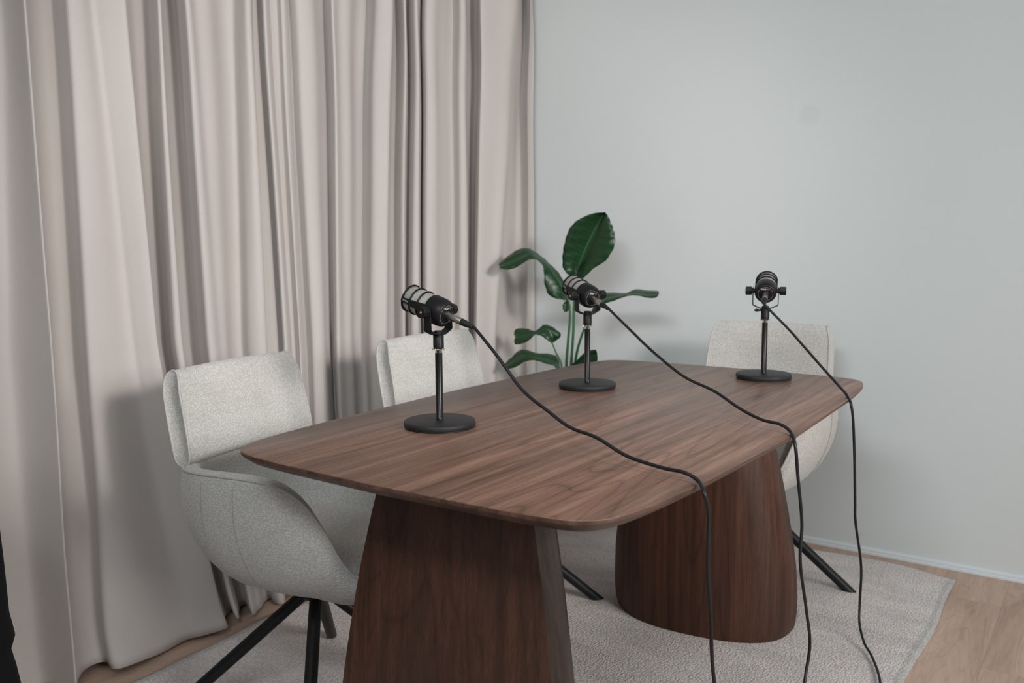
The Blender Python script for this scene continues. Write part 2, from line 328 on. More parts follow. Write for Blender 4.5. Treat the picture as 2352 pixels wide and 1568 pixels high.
# measured shapes of leaves, stems and cables, in metres in the room
DATA = {"leaves": {"big": [[[-1.818, 3.03, 0.999], [-1.794, 2.98, 1.002], [-1.748, 2.98, 1.006]], [[-1.801, 3.026, 1.048], [-1.84, 2.979, 1.037], [-1.704, 2.981, 1.044]], [[-1.779, 3.021, 1.09], [-1.845, 2.977, 1.087], [-1.651, 2.983, 1.076]], [[-1.754, 3.017, 1.135], [-1.836, 2.976, 1.136], [-1.616, 2.984, 1.13]], [[-1.728, 3.013, 1.176], [-1.817, 2.974, 1.187], [-1.615, 2.986, 1.171]], [[-1.703, 3.009, 1.213], [-1.78, 2.973, 1.227], [-1.628, 2.987, 1.208]], [[-1.679, 3.004, 1.242], [-1.711, 2.971, 1.254], [-1.644, 2.989, 1.24]], [[-1.663, 3.0, 1.259], [-1.651, 2.97, 1.259], [-1.656, 2.99, 1.256]]], "arch": [[[-1.831, 3.0, 0.913], [-1.818, 2.96, 0.916], [-1.851, 3.04, 0.913]], [[-1.854, 2.985, 0.974], [-1.884, 2.948, 0.932], [-1.861, 3.024, 0.972]], [[-1.882, 2.97, 1.021], [-1.903, 2.935, 0.981], [-1.882, 3.008, 1.022]], [[-1.905, 2.955, 1.061], [-1.9, 2.922, 1.047], [-1.912, 2.991, 1.057]], [[-1.937, 2.94, 1.088], [-1.925, 2.91, 1.078], [-1.951, 2.975, 1.094]], [[-1.971, 2.925, 1.102], [-1.959, 2.898, 1.075], [-1.998, 2.959, 1.122]], [[-2.024, 2.91, 1.079], [-2.005, 2.885, 1.047], [-2.04, 2.942, 1.115]], [[-2.063, 2.895, 1.062], [-2.041, 2.872, 1.038], [-2.085, 2.926, 1.085]], [[-2.083, 2.88, 1.053], [-2.064, 2.86, 1.043], [-2.107, 2.91, 1.063]]], "side": [[[-1.722, 3.0, 0.865], [-1.76, 3.06, 0.862], [-1.689, 2.95, 0.866]], [[-1.681, 2.997, 0.918], [-1.721, 3.053, 0.934], [-1.644, 2.951, 0.907]], [[-1.628, 2.994, 0.937], [-1.66, 3.046, 0.947], [-1.601, 2.953, 0.922]], [[-1.568, 2.991, 0.946], [-1.596, 3.039, 0.947], [-1.545, 2.954, 0.942]], [[-1.522, 2.989, 0.954], [-1.548, 3.031, 0.964], [-1.5, 2.956, 0.945]], [[-1.473, 2.986, 0.95], [-1.496, 3.024, 0.961], [-1.459, 2.957, 0.938]], [[-1.436, 2.983, 0.953], [-1.452, 3.017, 0.961], [-1.427, 2.959, 0.94]], [[-1.424, 2.98, 0.957], [-1.438, 3.01, 0.958], [-1.414, 2.96, 0.955]]], "small": [[[-1.878, 2.95, 0.744], [-1.865, 2.92, 0.75], [-1.882, 2.97, 0.744]], [[-1.869, 2.943, 0.772], [-1.88, 2.914, 0.76], [-1.843, 2.963, 0.775]], [[-1.889, 2.936, 0.799], [-1.903, 2.909, 0.775], [-1.875, 2.956, 0.805]], [[-1.916, 2.929, 0.792], [-1.914, 2.903, 0.777], [-1.914, 2.949, 0.815]], [[-1.938, 2.921, 0.784], [-1.924, 2.897, 0.78], [-1.952, 2.941, 0.789]], [[-1.976, 2.914, 0.775], [-1.957, 2.891, 0.751], [-1.985, 2.934, 0.796]], [[-2.01, 2.907, 0.764], [-1.993, 2.886, 0.738], [-2.023, 2.927, 0.797]], [[-2.024, 2.9, 0.762], [-2.011, 2.88, 0.736], [-2.038, 2.92, 0.791]]], "low": [[[-1.845, 2.95, 0.642], [-1.82, 2.9, 0.647], [-1.857, 2.98, 0.639]], [[-1.856, 2.942, 0.667], [-1.84, 2.897, 0.662], [-1.866, 2.97, 0.684]], [[-1.89, 2.933, 0.682], [-1.871, 2.893, 0.667], [-1.905, 2.96, 0.697]], [[-1.937, 2.925, 0.688], [-1.92, 2.89, 0.677], [-1.947, 2.95, 0.697]], [[-1.995, 2.917, 0.692], [-1.967, 2.887, 0.669], [-2.02, 2.94, 0.708]], [[-2.042, 2.908, 0.665], [-2.007, 2.883, 0.645], [-2.063, 2.93, 0.675]], [[-2.08, 2.9, 0.636], [-2.048, 2.88, 0.632], [-2.103, 2.92, 0.637]]], "lowright": [[[-1.814, 2.98, 0.641], [-1.806, 2.96, 0.648], [-1.806, 2.98, 0.638]], [[-1.765, 2.972, 0.667], [-1.761, 2.955, 0.685], [-1.752, 2.975, 0.646]], [[-1.723, 2.965, 0.695], [-1.722, 2.95, 0.718], [-1.712, 2.97, 0.661]], [[-1.685, 2.958, 0.712], [-1.678, 2.945, 0.73], [-1.682, 2.965, 0.677]], [[-1.669, 2.95, 0.714], [-1.666, 2.94, 0.722], [-1.673, 2.96, 0.703]]], "bud": [[[-1.812, 2.96, 0.916], [-1.81, 2.95, 0.917], [-1.808, 2.96, 0.916]], [[-1.816, 2.957, 0.902], [-1.826, 2.95, 0.902], [-1.798, 2.957, 0.904]], [[-1.814, 2.953, 0.885], [-1.826, 2.95, 0.883], [-1.794, 2.953, 0.889]], [[-1.814, 2.95, 0.871], [-1.818, 2.95, 0.871], [-1.808, 2.95, 0.872]]]}, "stems": {"a": [[-1.835, 2.99, 0.64], [-1.826, 2.99, 0.756], [-1.818, 2.99, 0.853], [-1.824, 2.99, 0.914]], "b": [[-1.818, 3.0, 0.652], [-1.808, 3.0, 0.791], [-1.806, 3.0, 0.896], [-1.8, 3.0, 1.001]], "c": [[-1.798, 3.0, 0.672], [-1.758, 3.0, 0.802], [-1.722, 3.0, 0.865]], "d": [[-1.831, 2.95, 0.645], [-1.857, 2.95, 0.701], [-1.878, 2.95, 0.744]], "e": [[-1.833, 2.95, 0.619], [-1.845, 2.95, 0.642]], "f": [[-1.827, 2.98, 0.612], [-1.814, 2.98, 0.641]]}, "cables": {"1": [[-1.117, 1.441, 0.98], [-1.043, 1.427, 0.923], [-0.969, 1.412, 0.86], [-0.899, 1.399, 0.826], [-0.843, 1.388, 0.803], [-0.779, 1.375, 0.794], [-0.71, 1.362, 0.772], [-0.635, 1.347, 0.765], [-0.591, 1.339, 0.765], [-0.562, 1.333, 0.756], [-0.54, 1.307, 0.743], [-0.54, 1.327, 0.701], [-0.54, 1.327, 0.616], [-0.54, 1.342, 0.535], [-0.54, 1.366, 0.395], [-0.5, 1.36, 0.22], [-0.49, 1.33, 0.06], [-0.46, 1.25, 0.019], [-0.4, 1.0, 0.019]], "2": [[-1.114, 2.026, 0.975], [-1.027, 1.989, 0.923], [-0.949, 1.956, 0.878], [-0.848, 1.913, 0.831], [-0.756, 1.874, 0.81], [-0.682, 1.843, 0.782], [-0.624, 1.818, 0.768], [-0.58, 1.799, 0.767], [-0.553, 1.788, 0.756], [-0.531, 1.753, 0.734], [-0.531, 1.778, 0.661], [-0.531, 1.814, 0.558], [-0.531, 1.811, 0.473], [-0.531, 1.867, 0.347], [-0.531, 1.903, 0.253], [-0.531, 1.872, 0.176], [-0.505, 1.76, 0.1], [-0.49, 1.7, 0.019], [-0.44, 1.5, 0.019], [-0.36, 1.2, 0.019]], "3": [[-0.811, 2.41, 0.973], [-0.75, 2.379, 0.909], [-0.693, 2.35, 0.862], [-0.638, 2.322, 0.816], [-0.585, 2.295, 0.773], [-0.566, 2.285, 0.756], [-0.546, 2.26, 0.726], [-0.546, 2.297, 0.618], [-0.546, 2.327, 0.473], [-0.546, 2.341, 0.411], [-0.546, 2.422, 0.266], [-0.546, 2.423, 0.166], [-0.568, 2.526, 0.06], [-0.543, 2.48, 0.026], [-0.505, 2.412, 0.02], [-0.456, 2.28, 0.02], [-0.42, 2.1, 0.0195], [-0.44, 1.8, 0.0195]]}, "folds": {"A": [[0.908, 1.683, 0.871, 0.943, 0.871, 0.125], [0.921, 1.687, 0.884, 0.941, 0.884, 0.115], [0.958, 1.705, 0.915, 0.934, 0.915, 0.05], [1.003, 1.723, 0.964, 0.926, 0.964, 0.0], [1.072, 1.739, 1.033, 0.919, 1.033, -0.01], [1.095, 1.742, 1.058, 0.917, 1.058, 0.0], [1.091, 1.734, 1.073, 0.919, 1.073, 0.05], [1.08, 1.722, 1.084, 0.921, 1.084, 0.11], [1.081, 1.719, 1.089, 0.922, 1.089, 0.128], [1.102, 1.729, 1.102, 0.918, 1.102, 0.09], [1.148, 1.75, 1.147, 0.91, 1.147, 0.02], [1.198, 1.764, 1.188, 0.905, 1.188, 0.0], [1.227, 1.768, 1.215, 0.903, 1.215, 0.015], [1.205, 1.753, 1.196, 0.908, 1.202, 0.08], [1.21, 1.751, 1.206, 0.909, 1.229, 0.1], [1.239, 1.757, 1.254, 0.904, 1.314, 0.098], [1.276, 1.768, 1.321, 0.896, 1.423, 0.078], [1.296, 1.769, 1.341, 0.896, 1.468, 0.1], [1.322, 1.771, 1.361, 0.895, 1.514, 0.125], [1.339, 1.774, 1.377, 0.894, 1.542, 0.127], [1.366, 1.787, 1.392, 0.889, 1.547, 0.08], [1.424, 1.81, 1.456, 0.879, 1.613, 0.01], [1.471, 1.821, 1.485, 0.876, 1.634, 0.0], [1.484, 1.821, 1.486, 0.877, 1.629, 0.02], [1.452, 1.804, 1.455, 0.884, 1.593, 0.085], [1.457, 1.804, 1.472, 0.883, 1.601, 0.095], [1.486, 1.817, 1.495, 0.878, 1.626, 0.05], [1.533, 1.835, 1.543, 0.87, 1.669, 0.0], [1.567, 1.842, 1.583, 0.866, 1.694, 0.0], [1.545, 1.829, 1.563, 0.871, 1.669, 0.05], [1.524, 1.816, 1.546, 0.876, 1.643, 0.105], [1.537, 1.818, 1.564, 0.874, 1.653, 0.11], [1.57, 1.829, 1.6, 0.87, 1.682, 0.088], [1.626, 1.842, 1.63, 0.866, 1.704, 0.078], [1.696, 1.863, 1.681, 0.859, 1.748, 0.035], [1.746, 1.875, 1.722, 0.854, 1.776, 0.03], [1.739, 1.866, 1.714, 0.858, 1.759, 0.075], [1.734, 1.86, 1.731, 0.858, 1.762, 0.108], [1.751, 1.864, 1.759, 0.855, 1.78, 0.108], [1.79, 1.879, 1.788, 0.85, 1.813, 0.06], [1.812, 1.885, 1.814, 0.847, 1.832, 0.055], [1.895, 1.902, 1.934, 0.836, 1.934, 0.06], [2.02, 1.931, 2.087, 0.82, 2.087, 0.04]], "B": [[1.804, 1.878, 1.839, 0.847, 1.839, 0.09], [1.804, 1.876, 1.839, 0.847, 1.839, 0.1], [1.817, 1.88, 1.855, 0.845, 1.855, 0.095], [1.859, 1.894, 1.901, 0.839, 1.901, 0.06], [1.881, 1.898, 1.919, 0.837, 1.919, 0.065], [1.876, 1.893, 1.908, 0.84, 1.908, 0.09], [1.892, 1.897, 1.917, 0.839, 1.917, 0.088], [1.932, 1.91, 1.962, 0.833, 1.962, 0.058], [1.928, 1.906, 1.959, 0.834, 1.959, 0.078], [1.933, 1.902, 1.954, 0.836, 1.954, 0.105], [1.988, 1.914, 1.989, 0.833, 1.989, 0.108], [2.054, 1.935, 2.049, 0.824, 2.049, 0.06], [2.116, 1.952, 2.096, 0.818, 2.096, 0.035], [2.092, 1.939, 2.065, 0.824, 2.065, 0.085], [2.095, 1.938, 2.069, 0.825, 2.069, 0.098], [2.146, 1.954, 2.119, 0.818, 2.119, 0.066], [2.2, 1.966, 2.16, 0.814, 2.16, 0.06], [2.273, 1.988, 2.215, 0.806, 2.215, 0.02], [2.333, 1.999, 2.257, 0.802, 2.257, 0.025], [2.293, 1.981, 2.228, 0.809, 2.228, 0.088], [2.311, 1.98, 2.252, 0.808, 2.252, 0.12], [2.341, 1.985, 2.274, 0.806, 2.274, 0.125], [2.398, 2.006, 2.323, 0.798, 2.323, 0.07], [2.454, 2.024, 2.386, 0.79, 2.386, 0.03], [2.479, 2.03, 2.422, 0.786, 2.422, 0.028], [2.455, 2.019, 2.408, 0.79, 2.408, 0.065], [2.445, 2.013, 2.406, 0.791, 2.406, 0.088], [2.458, 2.016, 2.417, 0.79, 2.417, 0.085], [2.494, 2.029, 2.445, 0.786, 2.445, 0.055], [2.534, 2.041, 2.487, 0.78, 2.487, 0.03], [2.526, 2.036, 2.473, 0.783, 2.473, 0.05], [2.5, 2.024, 2.452, 0.787, 2.452, 0.09], [2.507, 2.024, 2.473, 0.786, 2.473, 0.102], [2.55, 2.039, 2.51, 0.78, 2.51, 0.065], [2.592, 2.052, 2.554, 0.774, 2.554, 0.04]], "C": [[2.61, 2.062, 2.559, 0.771, 2.559, 0.0], [2.624, 2.063, 2.586, 0.769, 2.586, 0.012], [2.592, 2.05, 2.553, 0.775, 2.553, 0.05], [2.574, 2.041, 2.535, 0.779, 2.535, 0.085], [2.607, 2.046, 2.572, 0.776, 2.572, 0.095], [2.679, 2.066, 2.65, 0.766, 2.65, 0.065], [2.772, 2.088, 2.74, 0.757, 2.74, 0.05], [2.747, 2.075, 2.728, 0.761, 2.728, 0.1], [2.767, 2.077, 2.761, 0.758, 2.761, 0.112], [2.83, 2.098, 2.818, 0.75, 2.818, 0.065], [2.918, 2.125, 2.9, 0.739, 2.9, 0.012], [2.98, 2.138, 2.918, 0.737, 2.918, 0.012], [2.92, 2.115, 2.861, 0.746, 2.861, 0.075], [2.913, 2.111, 2.858, 0.748, 2.858, 0.095], [3.026, 2.134, 2.923, 0.742, 2.923, 0.098], [3.105, 2.149, 2.95, 0.74, 2.95, 0.108], [3.195, 2.174, 3.008, 0.732, 3.008, 0.075], [3.268, 2.193, 3.13, 0.719, 3.13, 0.05], [3.258, 2.188, 3.178, 0.715, 3.178, 0.068], [3.228, 2.177, 3.176, 0.717, 3.176, 0.1], [3.205, 2.168, 3.161, 0.72, 3.161, 0.122], [3.234, 2.178, 3.19, 0.716, 3.19, 0.1], [3.262, 2.186, 3.225, 0.712, 3.225, 0.088], [3.275, 2.189, 3.259, 0.708, 3.259, 0.086], [3.281, 2.19, 3.29, 0.705, 3.29, 0.087]]}}
# ------------------------------------------------------------------ room
def box_obj(name, lo, hi, mat, kind='structure', bevel=0):
    bm = bmesh.new(); add_box(bm, lo, hi, bevel); o = link(name, bm, mat, smooth=False)
    if kind: o['kind'] = kind
    return o
XL, XR, YB, YF, ZC = -2.38, 2.62, 3.30, -1.70, 2.62
box_obj('floor', (XL - .1, YF, -.08), (XR + .1, YB + .1, 0), M['oak'])
box_obj('ceiling', (XL - .1, YF, ZC), (XR + .1, YB + .1, ZC + .08), M['ceiling'])
box_obj('wall_back', (XL - .1, YB, 0), (XR + .1, YB + .1, ZC), M['wall'])
box_obj('wall_left', (XL - .1, YF, 0), (XL, YB, ZC), M['wall'])
bm = bmesh.new()   # front wall, behind the camera, with the main window
fx0, fx1, fz0, fz1 = -.62, 1.32, 1.32, 2.40
for lo, hi in (((XL - .1, YF - .1, 0), (fx0, YF, ZC)), ((fx1, YF - .1, 0), (XR + .1, YF, ZC)), ((fx0, YF - .1, 0), (fx1, YF, fz0)), ((fx0, YF - .1, fz1), (fx1, YF, ZC))):
    add_box(bm, lo, hi)
o = link('wall_front', bm, M['dark_wall'], smooth=False); o['kind'] = 'structure'
bm = bmesh.new()
for lo, hi in (((fx0 - .05, YF - .02, fz0 - .05), (fx1 + .05, YF + .012, fz0)), ((fx0 - .05, YF - .02, fz1), (fx1 + .05, YF + .012, fz1 + .05)), ((fx0 - .05, YF - .02, fz0), (fx0, YF + .012, fz1)), ((fx1, YF - .02, fz0), (fx1 + .05, YF + .012, fz1))):
    add_box(bm, lo, hi)
o = link('window_2', bm, M['trim'], smooth=False); o['kind'] = 'structure'
bm = bmesh.new()   # right wall with its window opening
wy0, wy1, wz0, wz1 = -.05, 1.95, 1.16, 2.40
for lo, hi in (((XR, YF, 0), (XR + .1, wy0, ZC)), ((XR, wy1, 0), (XR + .1, YB, ZC)), ((XR, wy0, 0), (XR + .1, wy1, wz0)), ((XR, wy0, wz1), (XR + .1, wy1, ZC))):
    add_box(bm, lo, hi)
o = link('wall_right', bm, M['wall'], smooth=False); o['kind'] = 'structure'
bm = bmesh.new()
for lo, hi in (((XR - .01, wy0 - .05, wz0 - .05), (XR + .02, wy1 + .05, wz0)), ((XR - .01, wy0 - .05, wz1), (XR + .02, wy1 + .05, wz1 + .05)),
               ((XR - .01, wy0 - .05, wz0), (XR + .02, wy0, wz1)), ((XR - .01, wy1, wz0), (XR + .02, wy1 + .05, wz1)), ((XR, .93, wz0), (XR + .03, .97, wz1))):
    add_box(bm, lo, hi)
o = link('window_1', bm, M['trim'], smooth=False); o['kind'] = 'structure'
# low two-step skirting along the back wall
bm = bmesh.new()
prof = [(0, 0), (-.016, 0), (-.016, .007), (-.0125, .010), (-.0125, .0165), (-.007, .021), (-.003, .023), (0, .023)]
rings(bm, [[(x, YB + p[0], p[1]) for p in prof] for x in (XL, XR)], True, True, True)
o = link('baseboard_back', bm, M['trim'], smooth=False); o['kind'] = 'structure'

# ------------------------------------------------------------------ rug
def build_rug():
    bm = bmesh.new(); uvx = []
    x0, x1, y0, y1 = -2.085, -.408, -.15, 3.185
    nx, ny = 150, 260; th = .008
    def top(x, y):
        r = .0024 * math.sin(7.5 * x + 11 * y + 1.4 * math.sin(3 * y)) + .0018 * math.sin(17 * x - 6 * y + 1.0 + 2 * math.sin(2.2 * x)) + .0012 * math.sin(24 * y + 9 * x)
        return th + .004 + r
    V = []
    for j in range(ny + 1):
        row = []
        for i in range(nx + 1):
            u, v = i / nx, j / ny
            xx = lerp(x0, x1, u) + .006 * math.sin(v * 31) * (u ** 3) + .008 * math.sin(v * 17 + 1) * ((1 - u) ** 3)
            yy = lerp(y0, y1, v) + (.022 * math.sin(u * 9.2 + .4) - .012 * math.cos(u * 19)) * v ** 8
            row.append(bm.verts.new((xx, yy, top(xx, yy))))
        V.append(row)
    for j in range(ny):
        for i in range(nx):
            f = bm.faces.new((V[j][i], V[j][i + 1], V[j + 1][i + 1], V[j + 1][i]))
            if i >= nx - 2 or i < 2: f.material_index = 1
    edge = [V[0][i] for i in range(nx + 1)] + [V[j][nx] for j in range(1, ny + 1)] + [V[ny][i] for i in range(nx - 1, -1, -1)] + [V[j][0] for j in range(ny - 1, 0, -1)]
    low = [bm.verts.new((v.co.x, v.co.y, .0005)) for v in edge]
    n = len(edge)
    for i in range(n):
        f = bm.faces.new((edge[i], edge[(i + 1) % n], low[(i + 1) % n], low[i])); f.material_index = 1
    o = link('area_rug', bm, [M['rug'], M['rug_edge']])
    tag(o, 'large beige looped rug with a pale bound edge lying under the table and chairs', 'rug')
build_rug()
RUG = .0145

# ------------------------------------------------------------------ table
def build_table():
    root = empty('dining_table', (-1.0131, 1.8333, 0)); tag(root, 'walnut boat-shaped table on two wide curved pedestals', 'table')
    a, b, ba, bb, n = .7785, .4282, .0397, .0232, 14.3
    def outline(ins, N_=360):
        pts = []
        for k in range(N_):
            t = 2 * math.pi * k / N_
            c, s = math.cos(t), math.sin(t)
            # denser near the corners
            x = math.copysign(abs(c) ** (2 / n), c); y = math.copysign(abs(s) ** (2 / n), s)
            X = x * (b + ba * (1 - y * y)); Y = y * (a + bb * (1 - x * x))
            pts.append((X, Y))
        # resample evenly
        P = [Vector(p) for p in pts]; P.append(P[0])
        L = [0]
        for i in range(1, len(P)): L.append(L[-1] + (P[i] - P[i - 1]).length)
        tot = L[-1]; out = []; j = 0; M_ = 480
        for k in range(M_):
            d = tot * k / M_
            while L[j + 1] < d: j += 1
            out.append(P[j].lerp(P[j + 1], (d - L[j]) / max(1e-9, L[j + 1] - L[j])))
        res = []
        for k in range(M_):
            tn = (out[(k + 1) % M_] - out[k - 1]).normalized(); nr = Vector((-tn.y, tn.x))
            res.append(out[k] + nr * ins)
        return res
    bm = bmesh.new()
    prof = [(.0012, .7500), (.0003, .7494), (0, .7485), (.0002, .7425), (.0020, .7405), (.010, .7335), (.019, .7272), (.028, .7235), (.040, .7220), (.052, .7215)]
    L = [[(p.x, p.y, z) for p in outline(i)] for i, z in prof]
    rings(bm, L, True, True, True)
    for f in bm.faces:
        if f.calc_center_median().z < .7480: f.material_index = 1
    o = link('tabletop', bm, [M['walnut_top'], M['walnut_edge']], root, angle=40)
    # pedestals
    zs = [0, .004, .02, .06, .12, .2, .28, .36, .44, .52, .6, .66, .7, .7220]
    ws = [(0, .262), (.02, .268), (.06, .272), (.12, .272), (.2, .268), (.28, .258), (.36, .246), (.44, .233), (.52, .219), (.6, .202), (.66, .188), (.73, .168)]
    wz = [p[0] for p in ws]; ww = [p[1] for p in ws]
    for sgn in (-1, 1):
        bm = bmesh.new(); loops = []
        for z in zs:
            w = interp(wz, ww, z); out = .646 - .055 * (z / .72) ** 1.6; inn = .440
            if z < .003: w -= .003
            pts = []; K = 9
            # outer flat face (right to left), then sides, rounded corners, bulging inner face
            for k in range(K): pts.append((w - 2 * w * k / (K - 1), out))
            for yy in (out - .012, out - .024, out - .036): pts.append((-w, yy))
            side = out - .036; sag = side - inn
            for k in range(1, 24):
                t = math.pi * k / 24
                c, s = math.cos(t), math.sin(t)
                pts.append((-w * math.copysign(abs(c) ** (2 / 2.35), c), side - sag * abs(s) ** (2 / 2.1)))
            for yy in (out - .036, out - .024, out - .012): pts.append((w, yy))
            loops.append([(x * (1.035 if sgn > 0 else 1), sgn * y, z) for x, y in pts])
        vs = rings(bm, loops, True, True, True)
        bm.faces.ensure_lookup_table()
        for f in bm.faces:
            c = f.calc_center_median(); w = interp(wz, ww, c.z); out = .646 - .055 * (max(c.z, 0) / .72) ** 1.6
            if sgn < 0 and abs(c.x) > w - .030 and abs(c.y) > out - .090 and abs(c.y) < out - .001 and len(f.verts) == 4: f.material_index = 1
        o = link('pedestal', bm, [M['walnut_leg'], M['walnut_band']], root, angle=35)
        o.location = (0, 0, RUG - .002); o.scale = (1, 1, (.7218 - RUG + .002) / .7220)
build_table()

# ------------------------------------------------------------------ chairs
def seR(t, a, b, n):
    c, s = abs(math.cos(t)), abs(math.sin(t))
    return ((c / a) ** n + (s / b) ** n) ** (-1 / n)
def build_chair():
    root = empty('swivel_chair')
    NT = 96
    def R(t):
        a = .300 if math.cos(t) > 0 else .275
        return seR(t, a, .292, 2.75)
    degs = [0, 20, 32, 40, 47, 55, 67, 95, 125, 150, 180]; hz = [.398, .400, .412, .458, .535, .602, .640, .646, .638, .634, .634]
    def rim(t):
        d = abs((math.degrees(t) + 180) % 360 - 180)
        i = 0
        # smooth (cosine) interpolation
        for i in range(1, len(degs)):
            if d <= degs[i]: break
        u = (d - degs[i - 1]) / (degs[i] - degs[i - 1])
        # hermite with finite differences
        def sl(k):
            if k <= 0 or k >= len(degs) - 1: return 0
            return (hz[k + 1] - hz[k - 1]) / (degs[k + 1] - degs[k - 1])
        h = degs[i] - degs[i - 1]
        return (2 * u**3 - 3 * u**2 + 1) * hz[i-1] + (u**3 - 2*u**2 + u) * h * sl(i-1) + (-2*u**3 + 3*u**2) * hz[i] + (u**3 - u**2) * h * sl(i)
    Z0 = .311
    def outer(t, s):
        r = R(t) * math.sin(s * math.pi / 2) ** .72 * (1 - .040 * max(0, (s - .72) / .28) ** 2)
        z = Z0 + (rim(t) - .012 - Z0) * (1 - math.cos(s * math.pi / 2)) ** 1.05
        return Vector((r * math.cos(t), r * math.sin(t), z))
    bm = bmesh.new(); loops = []
    T = [2 * math.pi * k / NT for k in range(NT)]
    for s in (.06, .15, .25, .35, .45, .55, .65, .74, .82, .89, .95, 1.0):
        loops.append([outer(t, s) for t in T])
    # rounded padded rim, then the inner wall down to the seat
    def rimring(off, dz):
        out = []
        for t in T:
            r = R(t) - off; out.append(Vector((r * math.cos(t), r * math.sin(t), rim(t) + dz)))
        return out
    for off, dz in ((.014, -.004), (.018, .000), (.028, .003), (.042, .002), (.051, -.003), (.055, -.013)):
        loops.append(rimring(off, dz))
    for k in range(1, 8):
        L = []
        for t in T:
            u = k / 7; r = R(t) - .055 - .024 * u
            z = lerp(rim(t) - .013, .400, u); L.append(Vector((r * math.cos(t), r * math.sin(t), z)))
        loops.append(L)
    loops.append([Vector((.5 * (R(t) - .08) * math.cos(t), .5 * (R(t) - .08) * math.sin(t), .398)) for t in T])
    rings(bm, loops, True, True, True)
    sh = link('shell', bm, M['fabric'], root)
    # stitched seams running down the shell
    def seam_line(x0, sgn, s0):
        out = []
        for k in range(29):
            q = s0 + (.985 - s0) * k / 28; t = math.pi / 2
            for _ in range(12):
                p = outer(t, q); r = math.hypot(p.x, p.y); t = math.acos(max(-1, min(1, x0 / r)))
            out.append(outer(sgn * t, q))
        return out
    for x0 in (-.085, .012):
        for sgn in (-1, 1):
            bm = bmesh.new(); tube(bm, seam_line(x0, sgn, .42), .0013, 6); link('seam', bm, M['seam'], sh)
    for d in (-20, 20):
        bm = bmesh.new(); tube(bm, [outer(math.radians(d), .25 + .73 * k / 28) for k in range(29)], .0013, 6); link('seam', bm, M['seam'], sh)
    bm = bmesh.new()
    pp = []
    for k in range(0, 161):
        t = math.radians(-180 + 360 * k / 160); r = R(t) - .0145; pp.append(Vector((r * math.cos(t), r * math.sin(t), rim(t) - .002)))
    tube(bm, pp[:-1], .0032, 8, closed=True)
    link('piping', bm, M['piping'], sh)
    # seat pad
    bm = bmesh.new(); loops = []
    for off, z in ((.13, .402), (.084, .404), (.066, .410), (.062, .420), (.070, .431), (.090, .439), (.125, .448), (.19, .455), (.24, .457)):
        L = []
        for t in T:
            r = max(.004, R(t) - off); cx = .012 * max(0, math.cos(t))
            L.append(Vector((r * math.cos(t) + cx * (1 if z > .39 else 0), r * math.sin(t), z - (.014 * max(0, math.cos(t)) ** 2 if z > .41 else 0))))
        loops.append(L)
    rings(bm, loops, True, True, True)
    link('seat', bm, M['fabric'], root)
    # backrest cushion
    prof = [(-.212, .633), (-.197, .634), (-.186, .646), (-.186, .670), (-.194, .715), (-.204, .760), (-.215, .805), (-.223, .832), (-.232, .849), (-.246, .857), (-.260, .852), (-.268, .836), (-.266, .805), (-.258, .760), (-.248, .715), (-.238, .675), (-.228, .645)]
    P = [p for p in prof]; pc = catmull([(x, 0, z) for x, z in P] + [(P[0][0], 0, P[0][1])], 4)[:-1]
    cx = sum(p.x for p in pc) / len(pc); cz = sum(p.z for p in pc) / len(pc)
    bm = bmesh.new(); loops = []
    def sect(v, sc):
        L = []
        for p in pc:
            x = cx + (p.x - cx) * sc; z = cz + (p.z - cz) * sc
            w = .220 - .012 * ((z - .63) / .22) - .015 * max(0, (z - .79) / .07) ** 2
            y = v * w
            L.append(Vector((x + .15 * y * y, y, z + .004 * (1 - v * v))))
        return L
    for v, sc in ((-.985, .86), (-1, .93), (-1, .985), (-.985, 1), (-.95, 1), (-.8, 1), (-.6, 1), (-.4, 1), (-.2, 1), (0, 1), (.2, 1), (.4, 1), (.6, 1), (.8, 1), (.95, 1), (.985, 1), (1, .985), (1, .93), (.985, .86)):
        loops.append(sect(v, sc))
    rings(bm, loops, True, True, True)
    bk = link('backrest', bm, M['fabric'], root)
    for v in (-.997, .997):
        bm = bmesh.new(); tube(bm, sect(v, .995), .0030, 8, closed=True); link('piping', bm, M['piping'], bk)
    # swivel plate and four splayed legs
    bm = bmesh.new(); add_box(bm, (-.075, -.055, .296), (.075, .055, .314), .004)
    lathe(bm, [(.038, .27), (.042, .276), (.042, .300)], n=32)
    link('swivel_plate', bm, M['leg_black'], root)
    for k in range(4):
        a = math.radians(90 * k); d = Vector((math.cos(a), math.sin(a), 0))
        p0 = d * .018 + Vector((0, 0, .286)); p1 = d * .345 + Vector((0, 0, 0)); ax = (p1 - p0).normalized()
        u = Vector((-d.y, d.x, 0)); v = ax.cross(u)
        bm = bmesh.new(); loops = []
        for s, r in ((0, .0150), (.3, .0155), (.6, .0155), (.93, .0150)):
            loops.append([p0.lerp(p1, s) + (u * math.cos(2 * math.pi * q / 24) + v * math.sin(2 * math.pi * q / 24)) * r for q in range(24)])
        last = []
        for q in range(24):
            p = p0 + (u * math.cos(2 * math.pi * q / 24) + v * math.sin(2 * math.pi * q / 24)) * .0148
            last.append(p + ax * (-p.z / ax.z))
        loops.append(last); rings(bm, loops, True, True, True)
        link('leg', bm, M['leg_black'], root, angle=50)
    return root
CH = [((-1.606, 1.430, RUG), math.radians(9), 42, 'off-white swivel armchair nearest the camera, left of the table beside the curtain'),
      ((-1.580, 2.115, RUG), 0.0, 43, 'off-white swivel armchair farther along the curtain, partly hidden by the tabletop'),
      ((-1.018, 2.80, RUG), -math.pi / 2, 10, 'off-white swivel armchair at the far end of the table by the grey wall')]
chair0 = build_chair()
